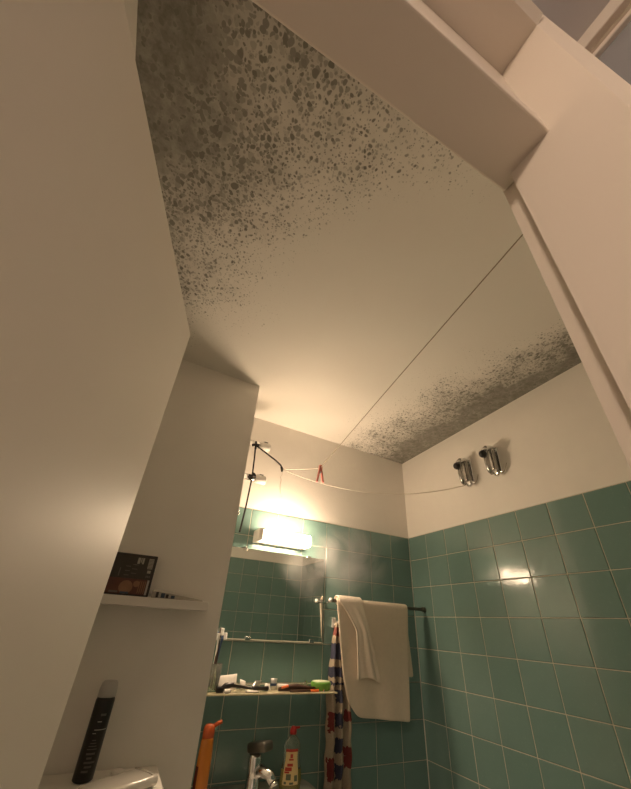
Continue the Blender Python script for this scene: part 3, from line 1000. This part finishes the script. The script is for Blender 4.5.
# clear packet lying beside it
pk = thing('plastic_packet', 'flat plastic packet with blue print lying right of the disc case', 'packet', (-1.36, -0.36, PZ))
bm = B()
vs = []
for p in ((-1.445, -0.395), (-1.275, -0.385), (-1.272, -0.315), (-1.440, -0.31)):
    vs.append(p)
lo = [bm.verts.new((p[0], p[1], PZ + 0.0008)) for p in vs]
hi = [bm.verts.new((p[0] * 0.99 - 0.0136, p[1] + 0.002, PZ + h)) for p, h in zip(vs, (0.022, 0.005, 0.006, 0.030))]
bm.faces.new(lo); bm.faces.new(hi)
for i in range(4): bm.faces.new((lo[i], lo[(i + 1) % 4], hi[(i + 1) % 4], hi[i]))
bmesh.ops.bevel(bm, geom=list(bm.edges), offset=0.0015, segments=1, affect='EDGES')
finish('bag', bm, 'print_white', pk)
for k in range(4):
    bm = B()
    box(bm, (-1.432 + k * 0.016, -0.3975, PZ + 0.002), (-1.424 + k * 0.016 + 0.004 * (k % 2), -0.3955, PZ + 0.018 - 0.0025 * k), 0.0005, 1)
    finish('print', bm, 'case' if k % 2 == 0 else 'print_blue', pk)

# cistern, its lid and the spray can
CZ_ = -0.892
ct = thing('cistern', 'pale toilet cistern below the wall shelf, under the spray can', 'cistern', (-1.56, -0.40, CZ_ - 0.4))
bm = B(); box(bm, (-1.80, -0.52, CZ_ - 0.38), (-1.305, YP - 0.001, CZ_ - 0.03), 0.03, 3); finish('tank', bm, 'partition', ct, True)
bm = B(); box(bm, (-1.81, -0.535, CZ_ - 0.029), (-1.295, YP - 0.0008, CZ_), 0.008, 3); ld_ = finish('lid', bm, 'partition', ct, True)
bm = B(); lathe(bm, (-1.405, -0.335, CZ_ + 0.0002), [(0.018, 0), (0.018, 0.004), (0.015, 0.006)], 20); finish('flush_button', bm, 'partition', ld_, True)
wl = thing('white_cover', 'white rounded plastic cover at the bottom edge right of the spray can', 'cover', (-1.35, -0.43, CZ_))
bm = B()
mtx = Matrix.Translation((-1.405, -0.470, CZ_ + 0.0125)) @ Matrix.Rotation(math.radians(33), 4, 'Z')
box(bm, (-0.085, -0.045, -0.012), (0.085, 0.045, 0.012), 0.0105, 3, mtx)
finish('shell', bm, 'ceramic', wl, True)
bm = B()
tube(bm, [mtx @ Vector(p) for p in ((0.066, -0.036, 0.0118), (0.070, 0.0, 0.0124), (0.066, 0.036, 0.0118))], 0.0022, 8); finish('rim', bm, 'ceramic', wl, True)

cc_ = (-1.490, -0.372, CZ_)
can = thing('spray_can', 'black spray can with a pale grey cap standing on the cistern', 'spray can', cc_)
bm = B(); lathe(bm, cc_, [(0.021, 0.0008), (0.0245, 0.004), (0.0245, 0.168), (0.0225, 0.174)], 30); finish('body', bm, 'can', can, True)
bm = B(); lathe(bm, (cc_[0], cc_[1], cc_[2] + 0.1742), [(0.0235, 0), (0.0235, 0.018), (0.0205, 0.032), (0.017, 0.037), (0.002, 0.038)], 28); finish('cap', bm, 'can_cap', can, True)


def canprint(z0, z1, a0, a1, mat):
    bm_ = B()
    grid(bm_, 8, 1, lambda a_, t_: Vector((cc_[0] + 0.0249 * math.cos(math.radians(a0 + (a1 - a0) * a_)), cc_[1] + 0.0249 * math.sin(math.radians(a0 + (a1 - a0) * a_)), cc_[2] + z0 + (z1 - z0) * t_)))
    finish('print', bm_, mat, can, True)


canprint(0.105, 0.107, 255, 330, 'print_white')
canprint(0.098, 0.0995, 250, 270, 'print_white')
canprint(0.122, 0.124, 260, 285, 'print_white')
for k in range(5):
    canprint(0.022 + k * 0.0085, 0.026 + k * 0.0085, 248 + 9 * (k % 2), 285 + 12 * (k % 3), 'can_print')
for k in range(4):
    canprint(0.066 + k * 0.006, 0.068 + k * 0.006, 245 + 5 * k, 300 - 6 * k, 'can_print')
canprint(0.135, 0.140, 268, 300, 'can_print')

# ================================================================== CLOTHESLINE
def hook(y_, z_, label):
    """chrome line holder on the right wall with black knob and hanging loops"""
    t_ = thing('line_holder', label, 'hook', (0, y_, z_), 'chrome line holders on the right wall')
    bm_ = B(); box(bm_, (-0.006, y_ - 0.024, z_ - 0.065), (WT - 0.0005, y_ + 0.024, z_ + 0.075), 0.003, 2); finish('plate', bm_, 'chrome', t_)
    bm_ = B(); tube(bm_, ((-0.004, y_, z_ + 0.066), (-0.030, y_, z_ + 0.070), (-0.058, y_, z_ + 0.062), (-0.080, y_, z_ + 0.044)), [0.014, 0.015, 0.015, 0.011], 14); finish('arm', bm_, 'chrome', t_, True)
    bm_ = B(); box(bm_, (-0.040, y_ - 0.019, z_ - 0.055), (-0.018, y_ + 0.019, z_ + 0.062), 0.008, 3); finish('inner_jaw', bm_, 'dark_chrome', t_, True)
    bm_ = B(); tube(bm_, ((-0.070, y_, z_ + 0.048), (-0.074, y_, z_ - 0.015), (-0.066, y_, z_ - 0.065), (-0.052, y_, z_ - 0.080)), [0.013, 0.012, 0.012, 0.007], 12); finish('outer_jaw', bm_, 'dark_chrome', t_, True)
    bm_ = B(); sphere(bm_, (-0.086, y_ + 0.004, z_ + 0.024), 0.020, 16, 10); finish('knob', bm_, 'black', t_, True)
    bm_ = B()
    tube(bm_, [(-0.030 - 0.022 * math.cos(a_), y_ - 0.006, z_ - 0.058 - 0.026 * math.sin(a_)) for a_ in [math.pi * k / 8 for k in range(9)]], 0.0055, 8); finish('loop', bm_, 'chrome', t_, True)
    bm_ = B()
    tube(bm_, [(-0.012, y_ - 0.020 - 0.010 * k, z_ - 0.070 - 0.006 * k + 0.004 * k * k) for k in range(5)], 0.0014, 6); finish('line_end', bm_, 'line', t_, True)
    return t_


hook(-0.548, 0.258, 'chrome line holder with black knob nearer the room corner')
hook(-0.720, 0.262, 'chrome line holder with black knob further from the room corner')

# holders on the partition end, white caps pointing right
for (zz, lbl_) in ((0.322, 'upper chrome valve with white cap beside the partition edge'), (0.130, 'lower chrome valve with white cap beside the partition edge')):
    yv = -0.10
    t_ = thing('valve', lbl_, 'valve', (XP, yv, zz), 'white-capped valves beside the partition')
    bm = B(); tube(bm, ((XP + 0.0005, yv, zz), (XP + 0.012, yv, zz)), 0.026, 18); finish('plate', bm, 'chrome', t_)
    bm = B(); tube(bm, ((XP + 0.012, yv, zz), (-1.110, yv, zz), (-1.082, yv, zz)), [0.014, 0.017, 0.020], 16); finish('stem', bm, 'chrome', t_, True)
    bm = B(); tube(bm, ((-1.082, yv, zz), (-1.075, yv, zz), (-1.030, yv, zz - 0.002), (-1.024, yv, zz - 0.002)), [0.016, 0.024, 0.0235, 0.019], 20); finish('cap', bm, 'white_plastic', t_, True)
    bm = B(); box(bm, (-1.062, yv - 0.012, zz + 0.0225), (-1.040, yv + 0.012, zz + 0.0255), 0.001, 1); finish('slot', bm, 'print_grey', t_)
sp = thing('small_chrome_hook', 'tiny chrome hook at the tile top beside the partition edge', 'hook', (XP, -0.1, -0.05))
bm = B(); tube(bm, ((XP + 0.0005, -0.10, -0.03), (-1.150, -0.10, -0.03), (-1.140, -0.10, -0.045), (-1.140, -0.10, -0.058)), 0.006, 10); finish('arm', bm, 'chrome', sp, True)
bm = B(); sphere(bm, (-1.140, -0.10, -0.064), 0.010); finish('tip', bm, 'chrome', sp, True)

KN = Vector((-0.945, -0.120, 0.207))       # knot where the lines meet
PN = Vector((-0.802, -0.30, 0.185))        # where the pin hangs on the slack line
cord = thing('black_cord', 'black cord hanging from the valves and tied to the clothesline', 'cord', (-1.113, -0.125, 0.305))
bm = B(); tube(bm, ((-1.122, -0.126, -0.155), (-1.1115, -0.128, -0.02), (-1.106, -0.131, 0.115), (-1.108, -0.128, 0.22), (-1.112, -0.125, 0.300)), 0.0042, 8); finish('hanging_length', bm, 'black_cord', cord, True)
bm = B(); tube(bm, ((-1.112, -0.125, 0.305), (-1.05, -0.122, 0.278), (-0.985, -0.121, 0.247), (-0.955, -0.12, 0.228), KN), 0.0042, 8); finish('sloping_length', bm, 'black_cord', cord, True)
for (kx, kz) in ((-1.112, 0.305), (-1.106, 0.127)):
    bm = B()
    for k in range(5):
        r_ = random.Random(k + int(kz * 100))
        a_ = r_.uniform(0, math.pi)
        d_ = Vector((math.cos(a_), -0.3, math.sin(a_))) * 0.019
        c_ = Vector((kx, -0.126, kz))
        tube(bm, (c_ - d_, c_ + Vector((0, -0.006, 0.003)), c_ + d_), 0.005, 6)
    finish('knot', bm, 'black_cord', cord, True)
bm = B(); tube(bm, (KN + Vector((-0.006, 0, 0.012)), KN, KN + Vector((0.001, 0, -0.014))), [0.006, 0.008, 0.005], 8); finish('knot', bm, 'black_cord', cord, True)


def sag(p, q, s, n_=18):
    p, q = Vector(p), Vector(q)
    return [p.lerp(q, k / n_) + Vector((0, 0, -4 * s * (k / n_) * (1 - k / n_))) for k in range(n_ + 1)]


cl = thing('clothesline', 'thin sagging line from the knotted black cord to the right wall holder', 'clothesline', KN)
bm = B(); tube(bm, sag(KN, (-0.054, -0.548, 0.176), 0.088), 0.0018, 6); finish('line', bm, 'white_line', cl, True)
bm = B()
tube(bm, [KN + Vector(p) for p in ((0, 0, 0), (0.004, -0.002, -0.03), (-0.004, 0, -0.045), (0.003, 0.002, -0.06), (-0.001, 0, -0.09), (0.003, 0, -0.125), (0.014, 0.004, -0.15))], 0.0017, 6); finish('loose_tail', bm, 'white_line', cl, True)
cl2 = thing('clothesline', 'thin line rising from the knotted cord past the pink peg to the door frame', 'clothesline', KN)
bm = B(); tube(bm, sag(KN, PN, 0.004, 8), 0.0017, 6); finish('slack_length', bm, 'white_line', cl2, True)
bm = B(); tube(bm, sag(PN, (-1.046, -1.606, 0.139), -0.003, 16), 0.0013, 6); finish('taut_length', bm, 'line', cl2, True)
bm = B(); tube(bm, ((-1.046, -1.606, 0.139), (-1.046, -1.628, 0.139)), 0.004, 8); finish('screw_eye', bm, 'chrome', cl2)

# clothes peg, jaws up on the slack line, legs spread down
pg = thing('clothes_peg', 'pink plastic clothes peg hanging on the line above the lamp', 'clothes peg', PN)
top = PN + Vector((0, 0, 0.014))
for sx_ in (-1, 1):
    bm = B()
    prof = [(0.004, 0.0), (0.0045, -0.03), (0.009, -0.055), (0.0155, -0.092)]
    vs0 = []
    for (ox, oz) in prof:
        for (dx, dy) in ((-0.0036, -0.006), (0.0036, -0.006), (0.0036, 0.006), (-0.0036, 0.006)):
            vs0.append(bm.verts.new(top + Vector((sx_ * ox + dx, dy - oz * -0.05 * sx_, oz))))
    for i in range(len(prof) - 1):
        for k in range(4):
            bm.faces.new((vs0[i * 4 + k], vs0[i * 4 + (k + 1) % 4], vs0[i * 4 + 4 + (k + 1) % 4], vs0[i * 4 + 4 + k]))
    bm.faces.new(vs0[3::-1]); bm.faces.new(vs0[-4:])
    finish('leg', bm, 'pin', pg)
bm = B(); tube(bm, (top + Vector((0, -0.0075, -0.040)), top + Vector((0, 0.0075, -0.040))), 0.0045, 10); finish('spring', bm, 'pin_spring', pg)

# ================================================================== STEAM drifting beside the lamp
mt = bpy.data.materials.new('steam')
mt.use_nodes = True
nt = mt.node_tree
for n_ in list(nt.nodes):
    if n_.type != 'OUTPUT_MATERIAL': nt.nodes.remove(n_)
out = [n_ for n_ in nt.nodes if n_.type == 'OUTPUT_MATERIAL'][0]
vol = nt.nodes.new('ShaderNodeVolumeScatter')
e = NT(nt)
co = e.coord('Object')
xyz = e.sep(co)
r2 = e.math('SQRT', e.add(e.add(e.math('POWER', e.div(xyz[0], 0.26), 2.0), e.math('POWER', e.div(xyz[1], 0.095), 2.0)), e.math('POWER', e.div(xyz[2], 0.20), 2.0)))
fall = e.smooth(r2, 0.15, 1.0, 1.0, 0.0)
nz = e.smooth(e.noise(co, 4.5, 3, 0.55, 1.2), 0.34, 0.72)
nt.links.new(e.mul(e.mul(fall, nz), 12.0), vol.inputs['Density'])
vol.inputs['Color'].default_value = (0.95, 0.95, 0.95, 1)
vol.inputs['Anisotropy'].default_value = 0.0
nt.links.new(vol.outputs[0], out.inputs['Volume'])
M['steam'] = mt
bm = B(); sphere(bm, (0, 0, 0), 1.0, 24, 14, (0.26, 0.095, 0.20))
o = finish('steam_wisp', bm, 'steam', None, True)
o.location = (-0.555, -0.215, -0.21 + ZF)
tag(o, 'faint wisp of steam drifting between the lamp and the towels', 'steam', kind='stuff')
